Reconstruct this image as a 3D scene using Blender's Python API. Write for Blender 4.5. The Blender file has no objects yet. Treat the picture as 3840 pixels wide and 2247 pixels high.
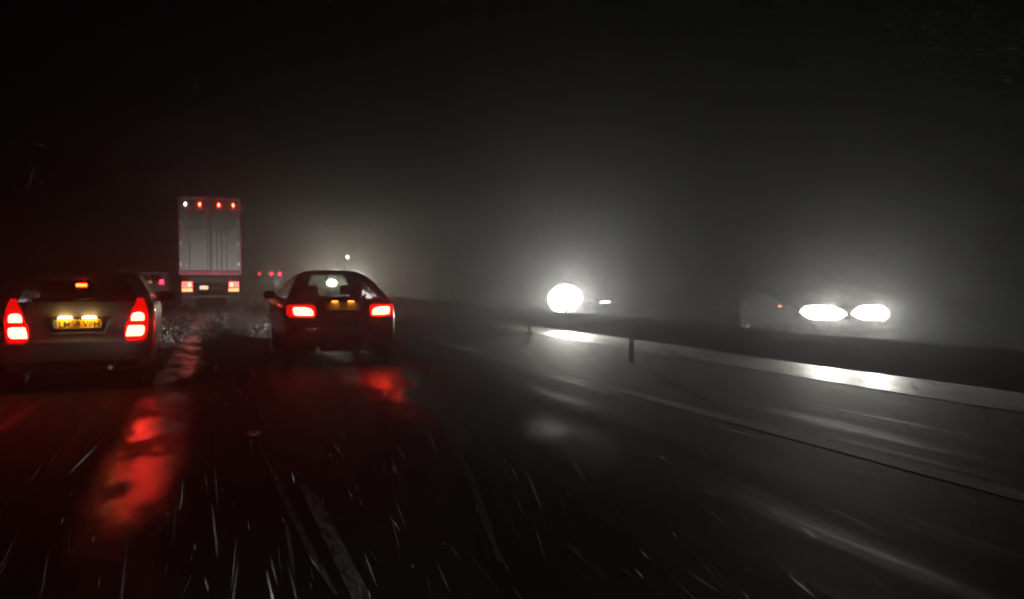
import bpy, bmesh, math, random
from mathutils import Vector, Matrix
R = math.radians
PI = math.pi
rnd = random.Random(7)
sc = bpy.context.scene
COL = sc.collection

# ------------------------------------------------------------------ materials
def new_mat(name):
    m = bpy.data.materials.new(name); m.use_nodes = True
    nt = m.node_tree
    return m, nt, nt.nodes, nt.links

def pbr(name, col, rough=0.5, metal=0.0, coat=0.0, noise=0.0, nscale=8.0, bump=0.0, bscale=60.0, spec=0.5):
    m, nt, N, L = new_mat(name)
    b = N['Principled BSDF']
    b.inputs['Roughness'].default_value = rough
    b.inputs['Metallic'].default_value = metal
    b.inputs['Coat Weight'].default_value = coat
    b.inputs['Coat Roughness'].default_value = 0.05
    b.inputs['Specular IOR Level'].default_value = spec
    tc = N.new('ShaderNodeTexCoord')
    if noise > 0:
        nz = N.new('ShaderNodeTexNoise'); nz.inputs['Scale'].default_value = nscale; nz.inputs['Detail'].default_value = 6
        L.new(tc.outputs['Object'], nz.inputs['Vector'])
        mx = N.new('ShaderNodeMix'); mx.data_type = 'RGBA'
        mx.inputs[6].default_value = tuple(c * (1 - noise) for c in col) + (1,)
        mx.inputs[7].default_value = tuple(min(1, c * (1 + noise)) for c in col) + (1,)
        L.new(nz.outputs['Fac'], mx.inputs[0]); L.new(mx.outputs[2], b.inputs['Base Color'])
        mr = N.new('ShaderNodeMapRange'); mr.inputs[3].default_value = max(.02, rough - .12); mr.inputs[4].default_value = min(1, rough + .15)
        L.new(nz.outputs['Fac'], mr.inputs[0]); L.new(mr.outputs[0], b.inputs['Roughness'])
    else:
        b.inputs['Base Color'].default_value = tuple(col) + (1,)
    if bump > 0:
        n2 = N.new('ShaderNodeTexNoise'); n2.inputs['Scale'].default_value = bscale; n2.inputs['Detail'].default_value = 3
        L.new(tc.outputs['Object'], n2.inputs['Vector'])
        bp = N.new('ShaderNodeBump'); bp.inputs['Strength'].default_value = 0.6; bp.inputs['Distance'].default_value = bump
        L.new(n2.outputs['Fac'], bp.inputs['Height']); L.new(bp.outputs['Normal'], b.inputs['Normal'])
    return m

def emit(name, col, strength):
    m, nt, N, L = new_mat(name)
    b = N['Principled BSDF']
    b.inputs['Base Color'].default_value = tuple(min(.8, c) for c in col) + (1,)
    b.inputs['Roughness'].default_value = 0.2
    b.inputs['Emission Color'].default_value = tuple(col) + (1,)
    b.inputs['Emission Strength'].default_value = strength
    return m

def glass(name, tint=(.6, .65, .62), gl=1.0):
    m, nt, N, L = new_mat(name)
    N.remove(N['Principled BSDF'])
    out = N['Material Output']
    tr = N.new('ShaderNodeBsdfTransparent'); tr.inputs[0].default_value = tint + (1,)
    g = N.new('ShaderNodeBsdfGlossy'); g.inputs[0].default_value = (gl, gl, gl, 1); g.inputs['Roughness'].default_value = 0.06
    lw = N.new('ShaderNodeLayerWeight'); lw.inputs[0].default_value = .5
    p5 = N.new('ShaderNodeMath'); p5.operation = 'POWER'; p5.inputs[1].default_value = 4; L.new(lw.outputs['Facing'], p5.inputs[0])
    fr = N.new('ShaderNodeMath'); fr.operation = 'MULTIPLY_ADD'; fr.inputs[1].default_value = .8; fr.inputs[2].default_value = .04; L.new(p5.outputs[0], fr.inputs[0])
    tc = N.new('ShaderNodeTexCoord')                      # rain beads on the pane
    nz = N.new('ShaderNodeTexNoise'); nz.inputs['Scale'].default_value = 55; nz.inputs['Detail'].default_value = 2
    L.new(tc.outputs['Object'], nz.inputs['Vector'])
    bp = N.new('ShaderNodeBump'); bp.inputs['Strength'].default_value = .5; bp.inputs['Distance'].default_value = .004
    L.new(nz.outputs['Fac'], bp.inputs['Height']); L.new(bp.outputs['Normal'], g.inputs['Normal'])
    mx = N.new('ShaderNodeMixShader')
    L.new(fr.outputs[0], mx.inputs[0]); L.new(tr.outputs[0], mx.inputs[1]); L.new(g.outputs[0], mx.inputs[2])
    L.new(mx.outputs[0], out.inputs['Surface'])
    return m

M = {}
M['silver'] = pbr('silver_paint', (.27, .26, .25), .36, .5, .6, .12, 5, .0015, 140)
M['black_paint'] = pbr('dark_paint', (.006, .006, .008), .35, .1, .35, .2, 5, .0015, 140, .3)
M['grey_paint'] = pbr('grey_paint', (.16, .16, .17), .3, .4, .8, .1, 5)
M['matt_dark'] = pbr('dark_matt_paint', (.005, .005, .006), .7, 0, 0, .2, 4, spec=.06)
M['white_paint'] = pbr('white_paint', (.50, .50, .49), .4, 0, .3, .08, 3)
M['black_plastic'] = pbr('black_plastic', (.02, .02, .02), .5, 0, 0, .2, 20)
M['rubber'] = pbr('rubber', (.014, .014, .014), .6, 0, 0, .2, 20)
M['alloy'] = pbr('alloy', (.45, .45, .45), .35, .9, 0, .1, 12)
M['chrome'] = pbr('chrome', (.75, .72, .68), .18, 1.0, 0, .05, 12)
M['cloth'] = pbr('seat_cloth', (.025, .025, .028), .9, 0, 0, .3, 30)
M['red_lens'] = emit('red_lamp_housing', (1, .003, .002), .75)
M['red_lens_dim'] = pbr('red_reflector', (.35, .01, .008), .2)
M['amber_plate'] = pbr('yellow_plate', (.78, .40, .012), .35, 0, 0, .08, 40)
M['plate_ink'] = pbr('plate_ink', (.05, .018, .004), .5, 0, 0, .1, 40)
M['plate_band'] = pbr('plate_band', (.16, .28, .33), .4, 0, 0, .1, 40)
M['galv'] = pbr('galvanised_steel', (.30, .30, .30), .42, .75, 0, .25, 3)
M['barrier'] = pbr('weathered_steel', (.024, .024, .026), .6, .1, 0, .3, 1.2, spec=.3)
M['glass'] = glass('car_glass')
M['dull_glass'] = glass('rain_dulled_glass', (.10, .10, .11), .12)
M['dark_glass'] = glass('tinted_glass', (.10, .10, .11), .9)

# ------------------------------------------------------------------ mesh builder
class MB:
    def __init__(self): self.bm = bmesh.new()
    def box(self, x0, x1, y0, y1, z0, z1, bev=0.0, mi=0, M4=None):
        vs = [self.bm.verts.new((x, y, z)) for z in (z0, z1) for y in (y0, y1) for x in (x0, x1)]
        fs = [self.bm.faces.new([vs[i] for i in q]) for q in ((0,2,3,1),(4,5,7,6),(0,1,5,4),(2,6,7,3),(0,4,6,2),(1,3,7,5))]
        for f in fs: f.material_index = mi
        if bev > 0:
            es = {e for f in fs for e in f.edges}
            r = bmesh.ops.bevel(self.bm, geom=list(es), offset=bev, segments=2, affect='EDGES', profile=.5)
            for f in r['faces']: f.material_index = mi
        if M4 is not None:
            bmesh.ops.transform(self.bm, matrix=M4, verts=[v for v in vs if v.is_valid])
        return self
    def quad_strip(self, rings, close_u=False, cap=False, mi=0):
        V = [[self.bm.verts.new(p) for p in r] for r in rings]
        n = len(V[0])
        for a, b in zip(V, V[1:]):
            for i in range(n if close_u else n - 1):
                j = (i + 1) % n
                f = self.bm.faces.new((a[i], a[j], b[j], b[i])); f.material_index = mi
        if cap:
            self.bm.faces.new(V[0][::-1]).material_index = mi; self.bm.faces.new(V[-1]).material_index = mi
        return V
    def lathe(self, prof, c, axis='x', n=28, mi=0):
        rings = []
        for k in range(n):
            a = 2 * PI * k / n; r_ = []
            for (r, h) in prof:
                if axis == 'x': p = (c[0] + h, c[1] + r * math.cos(a), c[2] + r * math.sin(a))
                elif axis == 'y': p = (c[0] + r * math.cos(a), c[1] + h, c[2] + r * math.sin(a))
                else: p = (c[0] + r * math.cos(a), c[1] + r * math.sin(a), c[2] + h)
                r_.append(p)
            rings.append(r_)
        rings.append(rings[0])
        self.quad_strip(rings, mi=mi)
        return self
    def tube(self, p0, p1, r0, r1=None, n=10, mi=0):
        r1 = r0 if r1 is None else r1
        p0, p1 = Vector(p0), Vector(p1); d = (p1 - p0).normalized()
        a = d.orthogonal().normalized(); b = d.cross(a)
        rings = [[p + (a * math.cos(2*PI*i/n) + b * math.sin(2*PI*i/n)) * r for i in range(n)] for p, r in ((p0, r0), (p1, r1))]
        self.quad_strip(rings, True, True, mi)
        return self
    def disc_ellipsoid(self, c, rx, ry, rz, n=14, m=8, mi=0):
        rings = []
        for i in range(m + 1):
            t = PI * i / m
            rings.append([(c[0] + rx * math.sin(t) * math.cos(2*PI*k/n), c[1] + ry * math.sin(t) * math.sin(2*PI*k/n), c[2] + rz * math.cos(t)) for k in range(n)])
        self.quad_strip(rings, True, False, mi)
        return self
    def build(self, name, mats, parent=None, smooth=False, loc=None):
        bmesh.ops.remove_doubles(self.bm, verts=self.bm.verts, dist=1e-5)
        bmesh.ops.recalc_face_normals(self.bm, faces=self.bm.faces)
        me = bpy.data.meshes.new(name)
        self.bm.to_mesh(me); self.bm.free()
        for m in (mats if isinstance(mats, (list, tuple)) else [mats]): me.materials.append(m)
        if smooth:
            for p in me.polygons: p.use_smooth = True
            try: me.set_sharp_from_angle(angle=R(42))
            except Exception: pass
        o = bpy.data.objects.new(name, me); COL.objects.link(o)
        if parent: o.parent = parent
        if loc: o.location = loc
        return o

def thing(name, label, cat, loc=(0,0,0), rz=0, group=None):
    o = bpy.data.objects.new(name, None); COL.objects.link(o)
    o.location = loc; o.rotation_euler = (0, 0, rz); o.empty_display_size = .3
    o['label'] = label; o['category'] = cat
    if group: o['group'] = group
    return o
def tag(o, label=None, cat=None, group=None, kind=None):
    if label: o['label'] = label
    if cat: o['category'] = cat
    if group: o['group'] = group
    if kind: o['kind'] = kind
    return o

# ------------------------------------------------------------------ road frame
H = 1.3                      # eye height
FPX = 797.0
TH0 = R(21.4); RAD = 800.0   # heading left of the view axis, gentle bend to the right
def heading(s): return TH0 - s / RAD
def road(s, D, z=0.0):
    # integral of the heading along the arc
    x = -RAD * (math.cos(heading(s)) - math.cos(TH0)) ; y = RAD * (math.sin(TH0) - math.sin(heading(s)))
    a = heading(s)
    return Vector((x + D * math.cos(a), y + D * math.sin(a), z))
def at(px, Z, z=0.0):        # a point at image column px and depth Z
    return Vector(((px - 512) / FPX * Z, Z, z))

PITCH = math.atan(18.5 / FPX)
cam = bpy.data.cameras.new('camera'); co = bpy.data.objects.new('camera', cam); COL.objects.link(co)
co.location = (0, 0, H); co.rotation_euler = (PI/2 - PITCH, 0, 0)
cam.sensor_width = 36; cam.lens = 36 * FPX / 1024; cam.clip_start = .05; cam.clip_end = 2000
cam.dof.use_dof = True; cam.dof.focus_distance = 4.2; cam.dof.aperture_fstop = 3.6
sc.camera = co

# ------------------------------------------------------------------ world
w = bpy.data.worlds.new("World"); sc.world = w; w.use_nodes = True
nt = w.node_tree; bg = nt.nodes['Background']
sky = nt.nodes.new('ShaderNodeTexSky'); sky.sky_type = 'NISHITA'; sky.sun_disc = False
sky.sun_elevation = R(-10); sky.sun_rotation = R(200)
nt.links.new(sky.outputs[0], bg.inputs[0]); bg.inputs[1].default_value = 0.02
sl = bpy.data.lights.new('moonlight', 'SUN'); sl.energy = .0015; sl.angle = R(10); sl.color = (.8, .88, 1)
so = bpy.data.objects.new('moonlight', sl); COL.objects.link(so); so.rotation_euler = (R(60), 0, R(-160))

# ------------------------------------------------------------------ ground and road
def ribbon(name, D0, D1, s0, s1, z, mat, ds=2.0, nD=1, kind='structure', parent=None, jitter=0.0):
    n = max(1, int((s1 - s0) / ds))
    me = bpy.data.meshes.new(name)
    V, F, UV = [], [], []
    for i in range(n + 1):
        s = s0 + (s1 - s0) * i / n
        for j in range(nD + 1):
            D = D0 + (D1 - D0) * j / nD
            V.append(road(s, D, z)); UV.append((s, D))
    for i in range(n):
        for j in range(nD):
            a = i * (nD + 1) + j
            F.append((a, a + 1, a + nD + 2, a + nD + 1))
    me.from_pydata(V, [], F); uvl = me.uv_layers.new(name='road')
    for p in me.polygons:
        for li in p.loop_indices: uvl.data[li].uv = UV[me.loops[li].vertex_index]
    me.materials.append(mat)
    me.update()
    o = bpy.data.objects.new(name, me); COL.objects.link(o)
    if kind: o['kind'] = kind
    if parent: o.parent = parent
    return o

def road_material(name, paint=0.0):
    m, nt, N, L = new_mat(name)
    b = N['Principled BSDF']
    uv = N.new('ShaderNodeUVMap'); uv.uv_map = 'road'
    def noise(scale, sx, sy, det=4, rough=.55):
        mp = N.new('ShaderNodeMapping'); mp.inputs['Scale'].default_value = (sx, sy, 1)
        L.new(uv.outputs[0], mp.inputs[0])
        n = N.new('ShaderNodeTexNoise'); n.inputs['Scale'].default_value = scale; n.inputs['Detail'].default_value = det
        n.inputs['Roughness'].default_value = rough
        L.new(mp.outputs[0], n.inputs['Vector']); return n
    def mrange(src, a, b_, c, d):
        r = N.new('ShaderNodeMapRange'); r.inputs[1].default_value = a; r.inputs[2].default_value = b_
        r.inputs[3].default_value = c; r.inputs[4].default_value = d; L.new(src, r.inputs[0]); return r.outputs[0]
    rut = noise(1.0, .10, 2.6, 4)          # long wet tracks running with the traffic
    pud = noise(1.0, .22, .75, 5)          # broad films of standing water
    grit = noise(70, 1, 1, 3, .7)          # aggregate
    rip = noise(22, .9, 1.2, 4)             # rain-pocked water skin
    # water stands in the worn wheel tracks (offsets across the road, in metres) and only in patches elsewhere
    sep = N.new('ShaderNodeSeparateXYZ'); L.new(uv.outputs[0], sep.inputs[0])
    def math(op, a, b_, c=None):
        n = N.new('ShaderNodeMath'); n.operation = op
        for i, v in enumerate((a, b_, c)):
            if v is None: continue
            if isinstance(v, (int, float)): n.inputs[i].default_value = v
            else: L.new(v, n.inputs[i])
        return n.outputs[0]
    total = None
    for D0, wd, g_ in ((-.40, .33, 1.4), (2.45, .85, 1.0), (-4.2, .5, .6), (3.7, .30, .25), (10.5, .5, .6), (14.2, .5, .6)):
        q = math('SUBTRACT', 1.0, math('DIVIDE', math('ABSOLUTE', math('SUBTRACT', sep.outputs[1], D0), 0), wd))
        q = math('MULTIPLY', math('MAXIMUM', q, 0.0), 1.6 * g_)
        total = q if total is None else math('ADD', total, q)
    brk = mrange(pud.outputs['Fac'], .36, .58, .15, 1.0)
    brk = math('MULTIPLY', brk, mrange(sep.outputs[0], 4.0, 6.4, .12, 1.0))      # the nearest few metres drain better
    wet = math('MINIMUM', math('MULTIPLY', total, brk), 1.0)
    brk2 = noise(1.0, 1.1, 2.4, 3)
    wet = math('MULTIPLY', wet, mrange(brk2.outputs['Fac'], .36, .60, .30, 1.0))
    film = math('MULTIPLY', mrange(rut.outputs['Fac'], .56, .72, 0, .35), 1.0)
    wet = math('MINIMUM', math('ADD', wet, film), 1.0)
    L.new(mrange(wet, 0, 1, .74, .10), b.inputs['Roughness'])
    L.new(mrange(wet, 0, 1, .10, .75), b.inputs['Specular IOR Level'])
    cr = N.new('ShaderNodeMix'); cr.data_type = 'RGBA'
    cr.inputs[6].default_value = (.012, .012, .013, 1); cr.inputs[7].default_value = (.045, .043, .042, 1)
    gm = N.new('ShaderNodeMath'); gm.operation = 'MULTIPLY'
    L.new(grit.outputs['Fac'], gm.inputs[0]); L.new(mrange(pud.outputs['Fac'], .35, .65, .5, 1.2), gm.inputs[1])
    L.new(gm.outputs[0], cr.inputs[0])
    colour = cr.outputs[2]
    if paint > 0:
        wear = noise(5, 1.2, 4, 6, .7)
        pm = N.new('ShaderNodeMix'); pm.data_type = 'RGBA'
        L.new(mrange(wear.outputs['Fac'], .36, .56, 0, paint), pm.inputs[0]); L.new(colour, pm.inputs[6])
        pm.inputs[7].default_value = (.72, .72, .68, 1); colour = pm.outputs[2]
    L.new(colour, b.inputs['Base Color'])
    b.inputs['IOR'].default_value = 1.22
    b1 = N.new('ShaderNodeBump'); b1.inputs['Strength'].default_value = .55; b1.inputs['Distance'].default_value = .0035
    L.new(rip.outputs['Fac'], b1.inputs['Height'])
    b2 = N.new('ShaderNodeBump'); b2.inputs['Strength'].default_value = .7; b2.inputs['Distance'].default_value = .0035
    L.new(grit.outputs['Fac'], b2.inputs['Height']); L.new(b1.outputs['Normal'], b2.inputs['Normal'])
    L.new(b2.outputs['Normal'], b.inputs['Normal'])
    return m
M['road'] = road_material('wet_asphalt')
M['marking'] = road_material('worn_road_paint', .22)
M['edge_paint'] = road_material('edge_line_paint', .85)
M['smear'] = road_material('pale_smear_streak', .16)  # pale colour of the added smear streaks
M['grass'] = pbr('wet_grass', (.03, .04, .015), .7, 0, 0, .5, .8, .05, 6)
M['glare_pale'] = pbr('pale_glare_strip', (.22, .21, .20), .5, 0, 0, .25, 2)  # pale colour for the painted glare beyond the rail

mb = MB(); mb.box(-120, 120, -22, 200, -.6, -.05); g = mb.build('ground', M['grass']); tag(g, kind='structure')
ribbon('road', -10.4, 23.0, -14, 190, 0.0, M['road'], 3, 6)
mk = dict(z=.004, mat=M['marking'])
me_ = dict(z=.004, mat=M['edge_paint'])
ribbon('edge_line', 4.50, 4.72, -8, 200, **me_)
ribbon('edge_line', 7.85, 8.03, -8, 200, **me_)
ribbon('edge_line', -6.9, -6.7, -8, 200, **me_)
ribbon('edge_line', 19.2, 19.4, -8, 200, **me_)
for k in range(14):
    for D in (.56, -3.05, 11.75, 15.45):
        s = 2.6 + 9 * (k - 1) + (0 if D < 5 else 3)
        ribbon('lane_dash', D, D + .08, s, s + 2.6, ds=1.3, **mk)

ribbon('glare_strip', 7.5, 9.05, -10, 120, .008, M['glare_pale'])  # pale strip standing in for headlight glare on the wet road
# pale ribbons added on the road in place of windscreen smear streaks, from image points
def smear_streak(pts, wd):
    P = [Vector(((x - 512) / FPX * (Z := H * FPX / (y - 281)), Z, .006)) for x, y in pts]
    V, F = [], []
    N_ = 14 * (len(P) - 1)
    for i in range(N_ + 1):
        t = i / N_ * (len(P) - 1); k = min(int(t), len(P) - 2); u = t - k
        p = P[k].lerp(P[k + 1], u); d = (P[k + 1] - P[k]).normalized(); n = Vector((d.y, -d.x, 0))
        w_ = wd * (.35 + .65 * math.sin(PI * min(1, max(.02, i / N_ * .9 + .08)))) * rnd.uniform(.7, 1.25)
        V += [p - n * w_, p + n * w_]
    for i in range(N_): F.append((2*i, 2*i+1, 2*i+3, 2*i+2))
    me = bpy.data.meshes.new('smear_ribbon'); me.from_pydata(V, [], F)
    uv = me.uv_layers.new(name='road')
    for p in me.polygons:
        for li in p.loop_indices: v = me.vertices[me.loops[li].vertex_index].co; uv.data[li].uv = (v.y * .93 - v.x * .36, v.x * .93 + v.y * .36)
    me.materials.append(M['smear'])
    o = bpy.data.objects.new('smear_ribbon', me); COL.objects.link(o); o['kind'] = 'structure'
smear_streak([(252,430),(270,470),(293,520),(312,560),(335,599)], .022)
smear_streak([(430,378),(450,430),(478,500),(500,565)], .028)

# cat's-eye road studs on the nearest lane line
def stud(s, D, label):
    t = thing('road_stud', label, 'road stud', road(s, D, .004), heading(s), 'studs along the lane line')
    MB().box(-.05, .05, -.08, .08, 0, .014, .005).build('base', M['galv'], t)
    for sx in (-1, 1):
        MB().disc_ellipsoid((sx*.03, -.092, .013), .016, .008, .008, 10, 6).build('reflector', M['chrome'], t)
stud(7.05, .38, 'glinting road stud in the lane line right of the silver hatchback')
stud(15.6, -.30, 'road stud further ahead, by the silver hatchback right rear wheel')

# ------------------------------------------------------------------ central crash barrier
bar = thing('crash_barrier', 'long galvanised steel crash barrier on posts along the central reservation', 'crash barrier', road(0, 6.25), 0)
inv = Matrix.Translation(-bar.location)
prof = [(.040, .375), (.005, .42), (-.042, .475), (-.042, .505), (.005, .545), (.030, .56), (.005, .575), (-.042, .615), (-.042, .645), (.005, .69), (.040, .72)]
def rail_mesh():
    mb = MB(); rings = []
    for i in range(100):
        s = -9 + i * 1.6
        sag = .008 * math.sin(i * 1.7) 
        r1 = [inv @ road(s, 6.25 + d, z + sag) for d, z in prof]
        r2 = [inv @ road(s, 6.25 + d + .006, z + sag) for d, z in reversed(prof)]
        rings.append(r1 + r2)
    mb.quad_strip(rings, True, True); return mb
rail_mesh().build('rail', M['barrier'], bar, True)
for s in [-5.5, -.6, 4.2, 11.25] + [15.75 + 2.4 * k for k in range(45)]:
    mb = MB()
    fr = Matrix.Translation(inv @ road(s, 6.25 + .10)) @ Matrix.Rotation(heading(s), 4, 'Z')
    mb.box(-.03, .03, -.03, -.024, -.1, .70); mb.box(-.03, .03, .024, .03, -.1, .70); mb.box(-.003, .003, -.024, .024, -.1, .70)
    mb.box(-.10, -.03, -.03, .03, .50, .62)
    bmesh.ops.transform(mb.bm, matrix=fr, verts=mb.bm.verts)
    mb.build('post', M['barrier'], bar)

# ------------------------------------------------------------------ cars
def lerp_table(T, z):
    if z <= T[0][0]: return T[0][1:]
    for a, b in zip(T, T[1:]):
        if z <= b[0]:
            t = (z - a[0]) / (b[0] - a[0]); return tuple(p + (q - p) * t for p, q in zip(a[1:], b[1:]))
    return T[-1][1:]

class Shell:
    """A car body as a stack of rounded horizontal outlines: rows are (height, rear y, front y, half width)."""
    def __init__(self, T, rc=.30, rcy=.16, bow=.05, pillars=(.0, .10, .36, .40, .72, .77, 1.0)):
        self.T, self.rc, self.rcy, self.bow, self.pil = T, rc, rcy, bow, pillars
    def rear_y(self, x, z, front=False):
        yr, yf, hw = lerp_table(self.T, z); x = abs(x)
        rc = min(self.rc, hw * .6); t = (x - (hw - rc)) / rc
        e = self.bow * (x / hw) ** 2
        if t > 0: e += self.rcy * (1 - math.sqrt(max(0, 1 - min(1, t) ** 2)))
        return (yf - e) if front else (yr + e)
    def ring(self, yr, yf, hw, z):
        rc = min(self.rc, hw * .6); pts = []
        xs = [0, .3, .6, .85, 1.0]
        for f in xs: pts.append((f * (hw - rc), None, 0))
        for a in (20, 40, 60, 78, 90): pts.append((hw - rc + rc * math.sin(R(a)), None, 0))
        rear = []
        for x, _, _ in pts:
            t = (x - (hw - rc)) / rc; e = self.bow * (x / hw) ** 2
            if t > 0: e += self.rcy * (1 - math.sqrt(max(0, 1 - t * t)))
            rear.append((x, e))
        half = [(x, yr + e) for x, e in rear]
        y0, y1 = half[-1][1], yf - rear[-1][1]
        half += [(hw + .012 * math.sin(PI * f), y0 + (y1 - y0) * f) for f in self.pil[1:-1]]
        half += [(x, yf - e) for x, e in reversed(rear)]
        full = half + [(-x, y) for x, y in reversed(half[1:-1])]
        return [(x, y, z) for x, y in full], len(half)
    def build(self, t, paint, glassm, kb, kr, levels_extra=None):
        """kb..kr: rows of the table between which the glass runs."""
        rings = []; nh = 0
        for (z, yr, yf, hw) in self.T:
            r, nh = self.ring(yr, yf, hw, z); rings.append(r)
        n = len(rings[0]); np_ = len(self.pil) - 2
        zone = {}
        for i in range(n):
            k = i if i < nh - 1 else n - 1 - i     # mirrored segment index
            side = 'R' if i < nh - 1 else 'L'
            if k < 5: zone[i] = 'rear_window'
            elif k > nh - 1 - 6 : zone[i] = 'windscreen'
            elif 9 <= k < 9 + np_ + 1:
                q = k - 9
                zone[i] = ('side_window', side, q) if q in (1, 3) else None
            else: zone[i] = None
        body = MB(); V = [[body.bm.verts.new(p) for p in r] for r in rings]
        parts = {}
        for k in range(len(rings) - 1):
            for i in range(n):
                j = (i + 1) % n
                if kb <= k < kr and zone[i]:
                    parts.setdefault(zone[i], []).append((k, i, j)); continue
                body.bm.faces.new((V[k][i], V[k][j], V[k+1][j], V[k+1][i]))
        body.bm.faces.new(V[0][::-1]); body.bm.faces.new(V[-1])
        b = body.build('body', paint, t, True)
        for key, fs in parts.items():
            mb = MB(); vv = {}
            def gv(k, i):
                if (k, i) not in vv: vv[(k, i)] = mb.bm.verts.new(rings[k][i])
                return vv[(k, i)]
            for k, i, j in fs: mb.bm.faces.new((gv(k, i), gv(k, j), gv(k+1, j), gv(k+1, i)))
            mb.build(key if isinstance(key, str) else key[0], glassm, t, True)
        return b
    def patch(self, rows, off=.012, th=.03, nc=8, front=False, mi=0, mb=None):
        """A slab that follows the rear (or front) surface. rows are (z, x0, x1)."""
        mb = mb or MB(); sg = 1 if front else -1
        def grid(o): return [[(x0 + (x1 - x0) * c / nc, self.rear_y(x0 + (x1 - x0) * c / nc, z, front) + sg * o, z) for c in range(nc + 1)] for z, x0, x1 in rows]
        A = [[mb.bm.verts.new(p) for p in r] for r in grid(off)]
        B = [[mb.bm.verts.new(p) for p in r] for r in grid(off - th)]
        fs = []
        for G in (A, B):
            for a, b in zip(G, G[1:]):
                for c in range(nc): fs.append(mb.bm.faces.new((a[c], a[c+1], b[c+1], b[c])))
        for c in range(nc):
            for r in (0, -1): fs.append(mb.bm.faces.new((A[r][c], A[r][c+1], B[r][c+1], B[r][c])))
        for a, b, c_, d in zip(A, A[1:], B, B[1:]):
            fs.append(mb.bm.faces.new((a[0], b[0], d[0], c_[0]))); fs.append(mb.bm.faces.new((a[-1], b[-1], d[-1], c_[-1])))
        for f in fs: f.material_index = mi
        return mb

def mirrored(rows, s): return [(z, s * a, s * b) for z, a, b in rows]

def wheels(t, hw, ys, r=.31, wd=.2, dark=False):
    for y in ys:
        for s in (-1, 1):
            x = s * (hw - wd / 2 + .012)
            p = [(r*.62, -wd/2), (r*.90, -wd/2), (r, -wd*.32), (r, wd*.32), (r*.90, wd/2), (r*.62, wd/2), (r*.62, -wd/2)]
            o = MB().lathe(p, (x, y, r), 'x', 30).build('wheel', M['rubber'], t, True)
            mb = MB(); xo = x + s * wd * .34
            mb.lathe([(r*.62, -.02), (r*.62, .02), (r*.54, .025), (r*.54, -.02)], (xo, y, r), 'x', 30)
            mb.tube((xo - .02, y, r), (xo + .02, y, r), r*.16, n=14)
            for k in range(5):
                a = 2*PI*k/5 + .3
                mb.tube((xo, y + r*.12*math.cos(a), r + r*.12*math.sin(a)), (xo, y + r*.57*math.cos(a), r + r*.57*math.sin(a)), .028, .02, 6)
            mb.build('rim', M['black_plastic'] if dark else M['alloy'], o)

def mirror_pair(t, hw, y, z, paint):
    for s in (-1, 1):
        mb = MB(); mb.disc_ellipsoid((s*(hw + .10), y, z), .12, .06, .075, 14, 8)
        mb.tube((s*(hw - .08), y + .02, z - .06), (s*(hw + .06), y, z - .03), .025)
        mb.build('door_mirror', paint, t, True)

def seats(t, ys, zb, hw):
    for y in ys:
        for s in (-1, 1):
            mb = MB(); x = s * hw
            mb.box(x-.22, x+.22, y, y+.12, zb, zb+.55, .05); mb.box(x-.22, x+.22, y+.05, y+.5, zb-.15, zb+.02, .05)
            o = mb.build('seat', M['cloth'], t)
            MB().box(x-.12, x+.12, y-.02, y+.07, zb+.57, zb+.74, .04).build('headrest', M['cloth'], o)

def plate_mesh(text, w=.52, h=.111, band=True, y=0.0):
    mb = MB(); mb.box(-w/2, w/2, 0, .012, -h/2, h/2, .004)
    if band: mb.box(-w/2 + .004, -w/2 + .045, -.0012, .0, -h/2 + .006, h/2 - .006, 0, 2)
    if text:
        cu = bpy.data.curves.new('lettering', 'FONT'); cu.body = text; cu.size = .100; cu.align_x = 'CENTER'; cu.extrude = .0008; cu.offset = .0014
        cu.space_character = 1.02
        to = bpy.data.objects.new('lettering', cu); COL.objects.link(to)
        bpy.context.view_layer.update()
        dg = bpy.context.evaluated_depsgraph_get()
        me = bpy.data.meshes.new_from_object(to.evaluated_get(dg))
        xs = [v.co.x for v in me.vertices]; k = (w - .09) / (max(xs) - min(xs))
        zs = [v.co.y for v in me.vertices]; kz = .079 / (max(zs) - min(zs))
        me.transform(Matrix.Translation((.02, -.0015, -.0395)) @ Matrix.Rotation(PI/2, 4, 'X') @ Matrix.Diagonal((k, kz, 1, 1)))
        n0 = len(mb.bm.faces); mb.bm.from_mesh(me); mb.bm.faces.ensure_lookup_table()
        for f in mb.bm.faces[n0:]: f.material_index = 1
        bpy.data.objects.remove(to); bpy.data.curves.remove(cu)
    return mb

def beam(parent, loc, power, col, size=R(150), blend=1.0, down=2.0, yaw=0.0, radius=.06, name='headlamp_beam', back=False):
    l = bpy.data.lights.new(name, 'SPOT'); l.energy = power; l.color = col; l.spot_size = size; l.spot_blend = blend
    l.shadow_soft_size = radius
    o = bpy.data.objects.new(name, l); COL.objects.link(o); o.parent = parent
    o.location = loc; o.rotation_euler = (PI/2 - R(down) if not back else -PI/2 + R(down), 0, R(yaw))
    return o

# lamp materials (lamps that are lit in the photo)
M['brake_core'] = emit('brake_lamp_lit', (1, .034, .020), 46)
M['brake_core2'] = emit('brake_lamp_lit_dark_car', (1, .030, .016), 56)
M['third_brake'] = emit('third_brake_lit', (1, .02, .003), 45)
M['plate_lamp'] = emit('plate_lamp_lit', (1, .62, .22), 22)
M['plate_lamp_orange'] = emit('plate_lamp_orange', (1, .36, .05), 4)
M['tail_far'] = emit('tail_lamp_far', (1, .01, .03), 14)
M['tail_dim'] = emit('tail_lamp_dim', (1, .008, .035), 3)
M['marker_red'] = emit('marker_red', (1, .03, .015), 45)
M['marker_white'] = emit('marker_white', (1, .85, .80), 9)
M['amber'] = emit('amber_lamp', (1, .20, .004), 2.2)
M['head'] = emit('headlamp_lit', (1, .93, .78), 40)
M['head_near'] = emit('headlamp_lit_near', (1, .92, .76), 26)
M['head_dim'] = emit('headlamp_dim', (1, .85, .84), 8)

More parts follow.
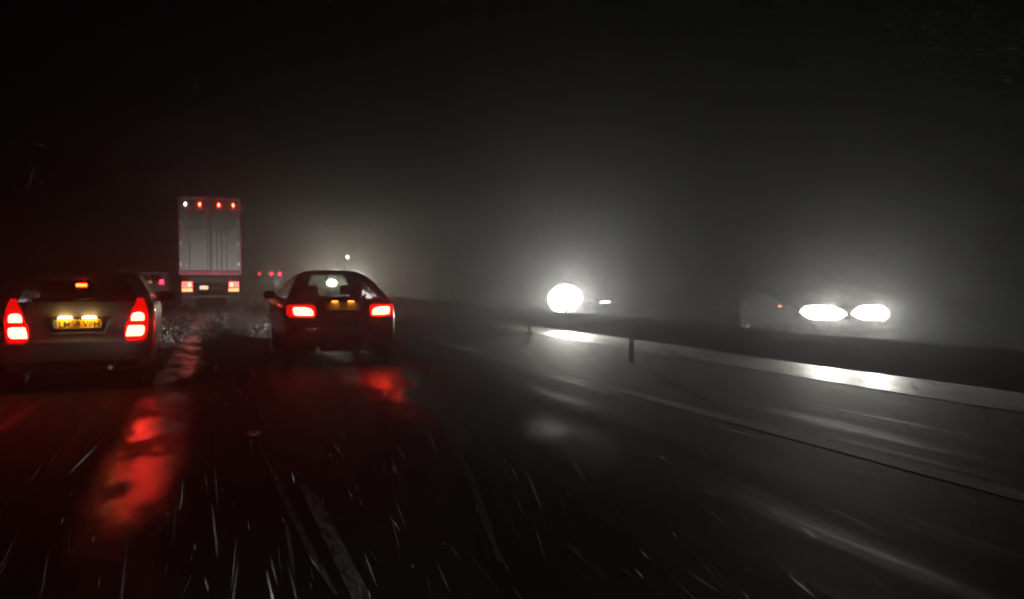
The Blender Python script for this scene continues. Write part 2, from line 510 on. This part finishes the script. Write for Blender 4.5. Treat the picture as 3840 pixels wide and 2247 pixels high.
# ---- silver hatchback, front left
ZL = 9.55
pl = at(77, ZL)
silver = thing('parked_car'.replace('parked_car', 'hatchback_car'), 'silver hatchback with tall lit brake lamps and plate LM58 VFH, nearest at left', 'car', pl, R(22.5))
T = [(.22,.08,3.90,.76),(.32,.02,3.98,.82),(.45,0,4.0,.838),(.58,-.01,4.0,.845),(.66,.02,3.98,.848),(.80,.035,3.92,.848),(.93,.05,3.80,.84),(1.02,.07,3.62,.825),
     (1.05,.08,2.95,.805),(1.18,.15,2.74,.755),(1.30,.22,2.52,.69),(1.38,.28,2.36,.635),(1.43,.35,2.2,.57),(1.465,.50,2.0,.46),(1.48,.75,1.75,.30)]
S1 = Shell(T, .26, .15, .05)
S1.build(silver, M['silver'], M['dark_glass'], 8, 11)
S1.patch([(.25,-.76,.76),(.32,-.80,.80),(.44,-.82,.82),(.52,-.825,.825),(.55,-.82,.82)], .045, .06, 24).build('bumper', M['silver'], silver, True)
S1.patch([(.24,-.62,.62),(.30,-.66,.66),(.34,-.64,.64)], .062, .03, 16).build('bumper_insert', M['black_plastic'], silver)
for s in (-1, 1):
    clus = S1.patch(mirrored([(.57,.54,.72),(.62,.51,.755),(.76,.515,.775),(.83,.56,.775),(.93,.585,.765),(1.0,.62,.745),(1.09,.65,.715)], s), .016, .03, 8).build('tail_lamp', M['red_lens'], silver, True)
    S1.patch(mirrored([(.623,.525,.68),(.633,.522,.705),(.66,.525,.725),(.71,.535,.73),(.745,.545,.725),(.755,.56,.69)], s), .026, .02, 8).build('brake_light', M['brake_core'], clus, True)
    S1.patch(mirrored([(.81,.582,.718),(.822,.578,.728),(.87,.582,.728),(.90,.595,.716),(.915,.63,.685)], s), .026, .02, 8).build('brake_light', M['brake_core'], clus, True)
S1.patch([(.695,-.31,.31),(.87,-.34,.34)], .004, .012, 10).build('plate_recess', M['black_plastic'], silver)
for s in (-1, 1):
    S1.patch(mirrored([(.675,.285,.295),(.74,.30,.325),(.83,.325,.365)], s), .03, .03, 2).build('recess_glint', M['chrome'], silver)  # chrome slips standing in for plate-lamp glints on the recess walls
    S1.patch(mirrored([(.855,.06,.20),(.865,.055,.205),(.875,.08,.18)], s), .085, .07, 5).build('plate_lamp', M['plate_lamp'], silver)
S1.patch([(.655,-.30,.26),(.667,-.30,.26)], .022, .02, 10).build('recess_lip', M['chrome'], silver)
S1.patch([(.552,-.52,.52),(.564,-.52,.52)], .05, .03, 14).build('bumper_step', M['chrome'], silver)
def plate_beam(par, x, y, z, pw, col):
    l = bpy.data.lights.new('plate_lamp_beam', 'SPOT'); l.energy = pw; l.color = col; l.spot_size = R(130); l.spot_blend = 1; l.shadow_soft_size = .012
    o = bpy.data.objects.new('plate_lamp_beam', l); COL.objects.link(o); o.parent = par
    o.location = (x, y, z); o.rotation_euler = (R(38), 0, 0)
for s in (-1, 1): plate_beam(silver, s*.13, S1.rear_y(0, .85) - .115, .852, .55, (1, .72, .35))
p = plate_mesh('LM58 VFH').build('number_plate', [M['amber_plate'], M['plate_ink'], M['plate_band']], silver)
p.location = (0, S1.rear_y(0, .78) - .030, .785); p.rotation_euler = (R(-5), 0, 0)
lp = S1.patch([(1.232,-.05,.05),(1.238,-.06,.06),(1.262,-.06,.06),(1.268,-.05,.05)], .02, .03, 6).build('high_brake_light', M['third_brake'], silver)
lp.location = (.03, 0, 0)
# wiper, spoiler and aerial
S1.patch([(1.385,-.56,.56),(1.40,-.55,.55),(1.415,-.52,.52)], .08, .10, 14).build('roof_spoiler', M['silver'], silver, True)
MB().tube((0, .02, 1.075), (.38, .09, 1.12), .010, .006).build('rear_wiper', M['black_plastic'], silver)
MB().tube((0, 1.1, 1.475), (0, .85, 1.68), .006, .003, 6).build('aerial', M['black_plastic'], silver)
MB().tube((.35, -.03, .25), (.35, .2, .25), .03, .03, 12).build('exhaust', M['alloy'], silver)
wheels(silver, .82, (.72, 3.22), .30, .195)
mirror_pair(silver, .84, 2.55, 1.06, M['black_plastic'])
seats(silver, (.9, 1.8), .55, .36)
for s in (-1, 1):
    S1.patch(mirrored([(.62,.46,.72),(.70,.44,.76),(.76,.48,.74)], s), .02, .03, 6, True).build('headlamp', M['head_dim'], silver, True)
    beam(silver, (s*.6, 4.1, .66), 1300, (1, .95, .86), R(36), 1, 5.0)

# ---- dark car, middle
ZD = 12.45
dark = thing('saloon_car', 'black low-roofed car with red brake lamps, ahead of the silver hatchback in the right lane', 'car', at(343.5, ZD), R(20.5))
T = [(.20,.10,4.2,.78),(.30,.03,4.28,.83),(.45,0,4.3,.85),(.60,0,4.3,.86),(.72,.03,4.25,.865),(.85,.05,4.1,.86),(.97,.09,3.7,.835),
     (1.02,.20,3.1,.795),(1.14,.42,2.9,.735),(1.25,.64,2.72,.67),(1.34,.82,2.55,.61),(1.41,1.0,2.38,.53),(1.46,1.2,2.2,.44),(1.485,1.5,2.0,.30)]
S2 = Shell(T, .30, .20, .06)
S2.build(dark, M['black_paint'], M['glass'], 7, 11)
S2.patch([(.26,-.76,.76),(.36,-.81,.81),(.52,-.835,.835),(.60,-.84,.84),(.63,-.83,.83)], .05, .07, 24).build('bumper', M['black_paint'], dark, True)
for s in (-1, 1):
    clus = S2.patch(mirrored([(.74,.44,.80),(.78,.42,.845),(.88,.42,.845),(.93,.45,.82)], s), .014, .03, 10).build('tail_lamp', M['red_lens'], dark, True)
    S2.patch(mirrored([(.765,.455,.66),(.775,.455,.735),(.83,.46,.755),(.875,.50,.755),(.893,.58,.735)], s), .024, .02, 8).build('brake_light', M['brake_core2'], clus, True)
    S2.patch(mirrored([(.975,.08,.17),(.988,.08,.17)], s), .085, .07, 5).build('plate_lamp', M['plate_lamp_orange'], dark)
    MB().disc_ellipsoid((s*.12, S2.rear_y(0,.70)-.03, .705), .022, .02, .032, 12, 8).build('badge_stud', M['chrome'], dark, True)
for s in (-1, 1): plate_beam(dark, s*.125, S2.rear_y(0, .97) - .115, .972, .16, (1, .6, .25))
mb = plate_mesh(None, .52, .125, False)
for i, x in enumerate((-.21, -.15, -.09, -.03, .07, .13, .19)):        # the characters cannot be read in the photo
    for dx in (-.014, .014)[: 1 + i % 2]: mb.box(x + dx - .006, x + dx + .006, -.0015, 0, -.04, .04, 0, 1)
p = mb.build('number_plate', [M['amber_plate'], M['plate_ink']], dark)
p.location = (0, S2.rear_y(0, .90) - .032, .905); p.rotation_euler = (R(-6), 0, 0)
MB().tube((-.4, -.04, .24), (-.4, .2, .24), .035, .035, 12).build('exhaust', M['alloy'], dark)
wheels(dark, .84, (.80, 3.4), .31, .2)
mirror_pair(dark, .84, 2.75, 1.05, M['black_plastic'])
seats(dark, (1.15, 2.05), .48, .36)
MB().box(-.7, .7, 2.85, 3.05, .7, 1.0, .05).build('dashboard', M['cloth'], dark)
for s in (-1, 1):
    S2.patch(mirrored([(.62,.46,.72),(.70,.44,.76),(.76,.48,.74)], s), .02, .03, 6, True).build('headlamp', M['head_dim'], dark, True)
    beam(dark, (s*.6, 4.45, .66), 1100, (1, .95, .86), R(36), 1, 5.0)

# ---- oncoming cars
def oncoming(name, label, px, Z, L, T, paint, rot):
    hd = heading(Z) + PI + rot
    f = Vector((-math.sin(hd), math.cos(hd), 0))
    t = thing(name, label, 'car', at(px, Z) - f * L, hd, 'oncoming traffic')
    S = Shell(T, .30, .20, .07)
    S.build(t, paint, M['dull_glass'], 8, 11)
    wheels(t, .82, (.75, L - .85), .31, .2, True)
    mirror_pair(t, .83, L - 1.45, 1.05, paint)
    S.patch([(.26,-.74,.74),(.36,-.80,.80),(.52,-.82,.82),(.58,-.82,.82)], .05, .07, 22, True).build('bumper', paint, t, True)
    S.patch([(.60,-.34,.34),(.76,-.38,.38)], .02, .03, 12, True).build('grille', M['black_plastic'], t)
    return t, S
T = [(.22,.08,4.20,.76),(.32,.02,4.28,.82),(.45,0,4.3,.838),(.58,-.01,4.3,.845),(.66,.02,4.28,.848),(.78,.035,4.20,.848),(.90,.05,4.02,.84),(.99,.07,3.75,.825),
     (1.02,.08,3.15,.805),(1.15,.18,2.90,.745),(1.26,.28,2.68,.685),(1.34,.36,2.5,.63),(1.39,.45,2.3,.57),(1.425,.60,2.1,.46),(1.44,.85,1.85,.30)]
carA, SA = oncoming('oncoming_car', 'oncoming car beyond the barrier showing one round blazing headlight', 587, 21.6, 4.3, T, M['matt_dark'], 0)
# in its own frame the lamp at the left of the picture is the car's right (+x)
mb = MB(); mb.disc_ellipsoid((.60, SA.rear_y(.60, .66, True) - .02, .81), .50, .10, .39, 24, 14); mb.build('headlamp', M['head'], carA, True)  # lens enlarged so its shape takes in the glare
SA.patch(mirrored([(.70,.44,.76),(.725,.42,.79),(.75,.50,.78)], -1), .02, .03, 6, True).build('headlamp', M['head_dim'], carA, True)
beam(carA, (.60, 4.46, .78), 850, (1, .96, .88), R(125), 1, 3, radius=.16)
carB, SB = oncoming('oncoming_car', 'nearest oncoming car with a pair of white headlights spread wide by glare, at right beyond the barrier', 850, 14.6, 4.3, T, M['matt_dark'], R(-20))
for s in (-1, 1):
    SB.patch(mirrored([(.585,.28,.60),(.61,.18,.72),(.68,.055,.80),(.72,.05,.82),(.77,.12,.80),(.83,.26,.72),(.845,.34,.62)], s), .03, .05, 10, True).build('headlamp', M['head_near'], carB, True)  # lenses widened to the spread of their glare
    beam(carB, (s*.45, 4.50, .70), 230, (1, .96, .87), R(130), 1, 3, radius=.14)
MB().box(.835, .86, 2.95, 3.15, .78, .81, .006).build('side_marker', M['amber'], carB)

# ---- oncoming lorry far behind the dark car
hd = heading(68) + PI
f = Vector((-math.sin(hd), math.cos(hd), 0))
lc = thing('oncoming_lorry', 'oncoming lorry far off behind the black car, one small lamp on its cab roof', 'lorry', at(343, 68) , hd, 'oncoming traffic')
mb = MB(); mb.box(-1.22, 1.22, -2.1, 0, .45, 2.0, .08); mb.box(-1.2, 1.2, -2.05, -.12, 2.0, 3.2, .12)
mb.build('cab', M['matt_dark'], lc)
MB().box(-1.08, 1.08, -.13, -.10, 1.75, 2.7, .03).build('windscreen', M['dark_glass'], lc)
MB().box(-1.25, 1.25, -9.5, -2.2, 1.1, 3.6, .04).build('cargo_box', M['matt_dark'], lc)
MB().box(-.8, .8, 0.0, .03, .9, 1.6, .01).build('grille', M['black_plastic'], lc)
MB().box(-1.24, 1.24, 0.0, .12, .4, .85, .05).build('bumper', M['black_plastic'], lc)
for s in (-1, 1):
    mb = MB(); mb.disc_ellipsoid((s*.93, .05, 1.15), .42 if s > 0 else .28, .06, .30, 16, 10); mb.build('headlamp', M['head'], lc, True)
    beam(lc, (s*.93, .22, 1.15), 1000, (1, .9, .68), R(120), 1, 1, radius=.14)
mb = MB(); mb.disc_ellipsoid((.45*-1+.0, -.6, 3.36), .10, .08, .12, 12, 8); mb.tube((-.45, -.6, 3.18), (-.45, -.6, 3.28), .03)
mb.build('roof_lamp', emit('roof_lamp_lit', (1, .62, .28), 26), lc, True)
for y in (-1.2, -8.0, -6.7):
    for s in (-1, 1): MB().lathe([(.3,-.15),(.46,-.15),(.5,-.1),(.5,.1),(.46,.15),(.3,.15),(.3,-.15)], (s*1.05, y, .5), 'x', 20).build('wheel', M['rubber'], lc, True)

# ------------------------------------------------------------------ lorry ahead
ZT = 35.0
lorry = thing('box_lorry', 'tall white box lorry seen from behind with four roof marker lamps', 'lorry', at(210.7, ZT), heading(34) + R(.6))
mb = MB()
for x0, x1 in ((-1.275, -1.215), (1.215, 1.275)): mb.box(x0, x1, 0, 11, 1.56, 4.98, .01)
mb.box(-1.215, 1.215, .0, 11, 4.84, 4.98, .01); mb.box(-1.215, 1.215, 10.9, 11, 1.56, 4.84); mb.box(-1.215, 1.215, 0.03, 10.9, 1.56, 1.66)
mb.build('cargo_box', M['white_paint'], lorry)
for i, s in enumerate((-1, 1)):
    x0, x1 = (-1.21, -.008) if s < 0 else (.008, 1.21)
    mb = MB(); mb.box(x0, x1, .02, .07, 1.76, 4.56, .006)
    for k in range(1, 4): mb.box(x0 + .03, x1 - .03, .014, .02, 1.76 + k*.72, 1.775 + k*.72)
    d = mb.build('rear_door', pbr('door_panel', (.22, .22, .22), .36, .25, .3, .9, 2.6, .006, 3), lorry)
    rods = (-.10, -.85) if s < 0 else (.06, .27, .47, .68)
    for x in rods:
        m2 = MB(); m2.tube((x, -.012, 1.70), (x, -.012, 3.55 if s > 0 else 4.5), .020, .020, 8)
        m2.box(x - .02, x + .12, -.03, -.02, 2.55, 2.59)
        m2.build('locking_rod', M['white_paint'], d)
    for z in (2.0, 2.9, 3.8):
        xe = s * 1.19
        MB().box(xe - .05, xe + .02, -.012, .02, z, z + .10, .004).build('hinge', M['alloy'], d)
MB().box(-1.21, 1.21, .0, .09, 4.57, 4.83, .01).build('header_panel', M['grey_paint'], lorry)
tape = emit('red_contour_tape', (.9, .03, .10), .035)
tape = pbr('red_tape', (1.0, .05, .18), .4, 0, .2, .1, 9)
MB().box(-1.275, 1.275, -.03, -.002, 1.58, 1.74, .006).build('rear_sill', tape, lorry)
for s in (-1, 1):
    MB().box(s*1.240 - .034, s*1.240 + .034, -.006, -.001, 1.78, 4.8).build('contour_tape', pbr('pink_tape', (.95, .10, .26), .35, 0, .2, .3, 6), lorry)
# the faded lettering and emblem cannot be read in the photo: broken rows of strokes
M['fade_ink'] = pbr('faded_lettering', (.16, .13, .09), .6); M['orange_ink'] = pbr('orange_emblem', (.55, .17, .03), .5)
mb = MB(); x = -.55
while x < .95:
    wd = rnd.uniform(.05, .12); mb.box(x, x + wd * .7, .012, .019, 4.22, 4.22 + rnd.uniform(.06, .14)); x += wd + (.14 if rnd.random() < .18 else .0)
mb.build('upper_lettering', M['fade_ink'], lorry)
mb = MB(); x = -.95
while x < .9:
    wd = rnd.uniform(.06, .13); mb.box(x, x + wd * .7, .012, .019, 3.58, 3.58 + rnd.uniform(.07, .13)); x += wd + (.15 if rnd.random() < .2 else .0)
mb.build('lower_lettering', pbr('tan_lettering', (.42, .33, .17), .6), lorry)
mb = MB(); V = [mb.bm.verts.new(p_) for p_ in ((-1.08,.012,4.36),(-.86,.012,4.44),(-.62,.012,4.10),(-.80,.012,4.05))]; W = [mb.bm.verts.new((v.co.x,.019,v.co.z)) for v in V]
mb.bm.faces.new(V); mb.bm.faces.new(W[::-1])
for a in range(4): mb.bm.faces.new((V[a], W[a], W[(a+1)%4], V[(a+1)%4]))
mb.build('orange_emblem', M['orange_ink'], lorry)
for x, k in ((-1.0, 'marker_white'), (-.42, 'marker_red'), (.36, 'marker_red'), (.96, 'marker_red')):
    mb = MB(); mb.disc_ellipsoid((x, -.02, 4.64), .045, .035, .085, 12, 8); mb.build('marker_lamp', M[k], lorry, True)
for s in (-1, 1):
    xo, xi = s*1.20, s*.72
    h_ = MB().box(min(xo, xi), max(xo, xi), .12, .26, .80, 1.32, .02).build('tail_lamp', M['black_plastic'], lorry)
    MB().box(min(xo, xi)+.02, max(xo, xi)-.02, .10, .13, 1.0, 1.28, .01).build('red_lens', emit('lorry_tail_lens', (1, .004, .003), 2.2), h_)
    MB().box(min(xo, xi)+.02, max(xo, xi)-.02, .10, .13, .83, .985, .01).build('amber_lens', M['amber'], h_)
    mb = MB(); mb.disc_ellipsoid((s*.86, .09, 1.14), .07, .03, .10, 12, 8); mb.build('bulb', M['marker_red'], h_, True)
    MB().box(s*.93 - .3, s*.93 + .3, 1.0, 1.02, .25, 1.1).build('mudflap', M['rubber'], lorry)
MB().box(-.46, -.10, .13, .15, .93, 1.10, .004).build('number_plate', emit('glowing_lorry_plate', (.8, .42, .10), .5), lorry)  # plate glows by itself, in place of light falling on it
MB().box(-1.15, 1.15, .28, .38, .55, .68, .01).build('underrun_bar', M['black_plastic'], lorry)
MB().box(-1.0, 1.0, .3, 10.5, 1.2, 1.5, .02).build('chassis', M['black_plastic'], lorry)
for y in (1.7, 3.0, 4.3, 10.0):
    for s in (-1, 1): MB().lathe([(.3,-.17),(.47,-.17),(.51,-.12),(.51,.12),(.47,.17),(.3,.17),(.3,-.17)], (s*1.0, y, .51), 'x', 22).build('wheel', M['rubber'], lorry, True)
mb = MB(); mb.box(-1.22, 1.22, 11.5, 13.4, .6, 3.6, .15); mb.build('cab', M['black_plastic'], lorry)

# ------------------------------------------------------------------ far traffic
van = thing('far_van', 'small van far ahead between the silver hatchback and the lorry, two red tail lamps', 'van', at(150.3, 55), heading(50))
mb = MB(); mb.box(-.92, .92, 0, 3.4, .35, 1.95, .10); mb.box(-.90, .90, 3.4, 4.6, .35, 1.1, .15); mb.build('body', M['white_paint'], van)
MB().box(-.7, -.04, -.012, .01, 1.25, 1.75, .02).build('rear_window', M['dark_glass'], van)
MB().box(.04, .7, -.012, .01, 1.25, 1.75, .02).build('rear_window', M['dark_glass'], van)
MB().box(-.92, .92, -.06, .02, .4, .6, .03).build('bumper', M['black_plastic'], van)
for s in (-1, 1):
    MB().box(s*.72 - .12, s*.72 + .12, -.04, .0, 1.10, 1.38, .02).build('tail_lamp', M['tail_far'], van)
    MB().lathe([(.2,-.1),(.3,-.1),(.32,-.06),(.32,.06),(.3,.1),(.2,.1),(.2,-.1)], (s*.8, .8, .32), 'x', 16).build('wheel', M['rubber'], van, True)
    MB().lathe([(.2,-.1),(.3,-.1),(.32,-.06),(.32,.06),(.3,.1),(.2,.1),(.2,-.1)], (s*.8, 3.8, .32), 'x', 16).build('wheel', M['rubber'], van, True)
MB().box(-.30, .12, -.03, -.005, 1.15, 1.32, .01).build('number_plate', emit('glowing_van_plate', (1, .38, .05), .45), van)  # glow put into the plate, which is no lamp

far = thing('far_coach', 'distant coach beyond the lorry, red lamps high on its back', 'coach', at(269.8, 92), heading(88))
MB().box(-1.25, 1.25, 0, 11, .5, 3.3, .1).build('body', M['grey_paint'], far)
MB().box(-1.0, 1.0, -.02, 0.01, 1.9, 2.75, .03).build('rear_window', M['dark_glass'], far)
for x, k in ((-1.12, 'tail_dim'), (.2, 'tail_far'), (1.12, 'tail_far')):
    mb = MB(); mb.disc_ellipsoid((x, -.03, 2.95 if k == 'x' else 2.12), .13, .04, .18, 12, 8); mb.build('tail_lamp', M[k], far, True)
for y in (2.6, 9.0):
    for s in (-1, 1): MB().lathe([(.3,-.15),(.46,-.15),(.5,-.1),(.5,.1),(.46,.15),(.3,.15),(.3,-.15)], (s*1.05, y, .5), 'x', 16).build('wheel', M['rubber'], far, True)

# ------------------------------------------------------------------ own headlamps (dipped, below the camera)
for sx in (-.65, .65):
    o = beam(None, (sx + .2, .9, .64), 52, (1, .94, .84), R(62), .8, 3.0, name='own_dipped_beam', radius=.07)
    o.rotation_euler = (PI/2 - R(1.5), 0, R(17))

# ------------------------------------------------------------------ rain and splashes
def drops(name, spots, mat):
    V, F = [], []
    for (p, d, r) in spots:
        a = d.orthogonal().normalized() * r; b = d.normalized().cross(a)
        n0 = len(V)
        V += [p - d * .5, p + a, p - a * .5 + b * .866, p - a * .5 - b * .866, p + d * .5]
        F += [(n0, n0+2, n0+1), (n0, n0+3, n0+2), (n0, n0+1, n0+3), (n0+4, n0+1, n0+2), (n0+4, n0+2, n0+3), (n0+4, n0+3, n0+1)]
    me = bpy.data.meshes.new(name); me.from_pydata(V, [], F); me.materials.append(mat)
    o = bpy.data.objects.new(name, me); COL.objects.link(o); o['kind'] = 'stuff'
    return o
M['spray'] = pbr('spray_water', (.8, .8, .8), .15, spec=.8)
m, nt, N, L = new_mat('sleet'); N.remove(N['Principled BSDF'])
tl = N.new('ShaderNodeBsdfTranslucent'); tl.inputs[0].default_value = (.8, .82, .86, 1)
df = N.new('ShaderNodeBsdfDiffuse'); df.inputs[0].default_value = (.7, .72, .75, 1)
mx = N.new('ShaderNodeMixShader'); mx.inputs[0].default_value = .4
L.new(tl.outputs[0], mx.inputs[1]); L.new(df.outputs[0], mx.inputs[2]); L.new(mx.outputs[0], N['Material Output'].inputs['Surface'])
M['water'] = m
REL = Vector((9, -23, -7)).normalized()      # drops drawn out as streaks along their motion relative to the moving car
sp = []
for i in range(5200):
    Z = 1.1 + 26 * rnd.random() ** 1.4
    X = (rnd.random() * 1.5 - .75) * Z
    d = (REL + Vector((rnd.gauss(0, .09), rnd.gauss(0, .09), rnd.gauss(0, .12)))).normalized() * rnd.uniform(.04, .24)
    sp.append((Vector((X, Z, rnd.uniform(.04, 5.2) if rnd.random() < .6 else rnd.uniform(.04, 1.3))), d, rnd.uniform(.0003, .0008) if rnd.random() < .85 else rnd.uniform(.0012, .0022)))
for i in range(14000):          # fine sleet between the drops
    Z = 2.5 + 30 * rnd.random() ** .9; X = (rnd.random() * 1.5 - .75) * Z
    d = (REL + Vector((rnd.gauss(0, .1), rnd.gauss(0, .1), rnd.gauss(0, .12)))).normalized() * rnd.uniform(.02, .08)
    sp.append((Vector((X, Z, rnd.uniform(.02, 5.2))), d, rnd.uniform(.0014, .0034)))
drops('rain', sp, M['water'])
sp = []
for i in range(2600):
    s = 8 + 26 * rnd.random(); D = rnd.uniform(-6, 6)
    n = rnd.randint(3, 6); c = road(s, D, 0)
    rr = rnd.uniform(.012, .03)
    for k in range(n):
        a = 2 * PI * k / n + rnd.random()
        q = c + Vector((rr * math.cos(a), rr * math.sin(a), rnd.uniform(.008, .05)))
        sp.append((q, Vector((math.cos(a) * .5, math.sin(a) * .5, 1)).normalized() * rnd.uniform(.008, .02), rnd.uniform(.0014, .0034)))
for i in range(4200):           # spray thrown up between the two nearest cars
    s = rnd.uniform(13, 32); D = rnd.gauss(.3, 1.0)
    sp.append((road(s, D, abs(rnd.gauss(0, .22)) + .01), Vector((rnd.gauss(0, .5), rnd.gauss(0, .5), 1)).normalized() * rnd.uniform(.01, .03), rnd.uniform(.0025, .0062)))
drops('rain_splashes', sp, M['spray'])

# ------------------------------------------------------------------ haze of rain and spray
mb = MB(); mb.box(-125, 125, -26, 205, -1.6, 5.35)
m, nt, N, L = new_mat('rain_haze'); N.remove(N['Principled BSDF'])
pv = N.new('ShaderNodeVolumePrincipled'); pv.inputs['Color'].default_value = (.83, .86, .90, 1)
pv.inputs['Density'].default_value = .0042; pv.inputs['Anisotropy'].default_value = .87
L.new(pv.outputs[0], N['Material Output'].inputs['Volume'])
hz = mb.build('haze', m); tag(hz, kind='stuff')

# ------------------------------------------------------------------ render settings
sc.render.engine = 'CYCLES'
cy = sc.cycles
cy.use_denoising = True; cy.denoiser = 'OPENIMAGEDENOISE'; cy.denoising_input_passes = 'RGB'; cy.use_adaptive_sampling = False
cy.max_bounces = 7; cy.volume_bounces = 1; cy.transparent_max_bounces = 12; cy.diffuse_bounces = 2; cy.glossy_bounces = 3
cy.sample_clamp_indirect = 0.0; cy.sample_clamp_direct = 0
cy.pixel_filter_type = 'BLACKMAN_HARRIS'; cy.filter_width = 1.8
cy.caustics_reflective = False; cy.caustics_refractive = False
vs = sc.view_settings; vs.view_transform = 'Standard'; vs.look = 'None'; vs.gamma = 1; vs.exposure = 0
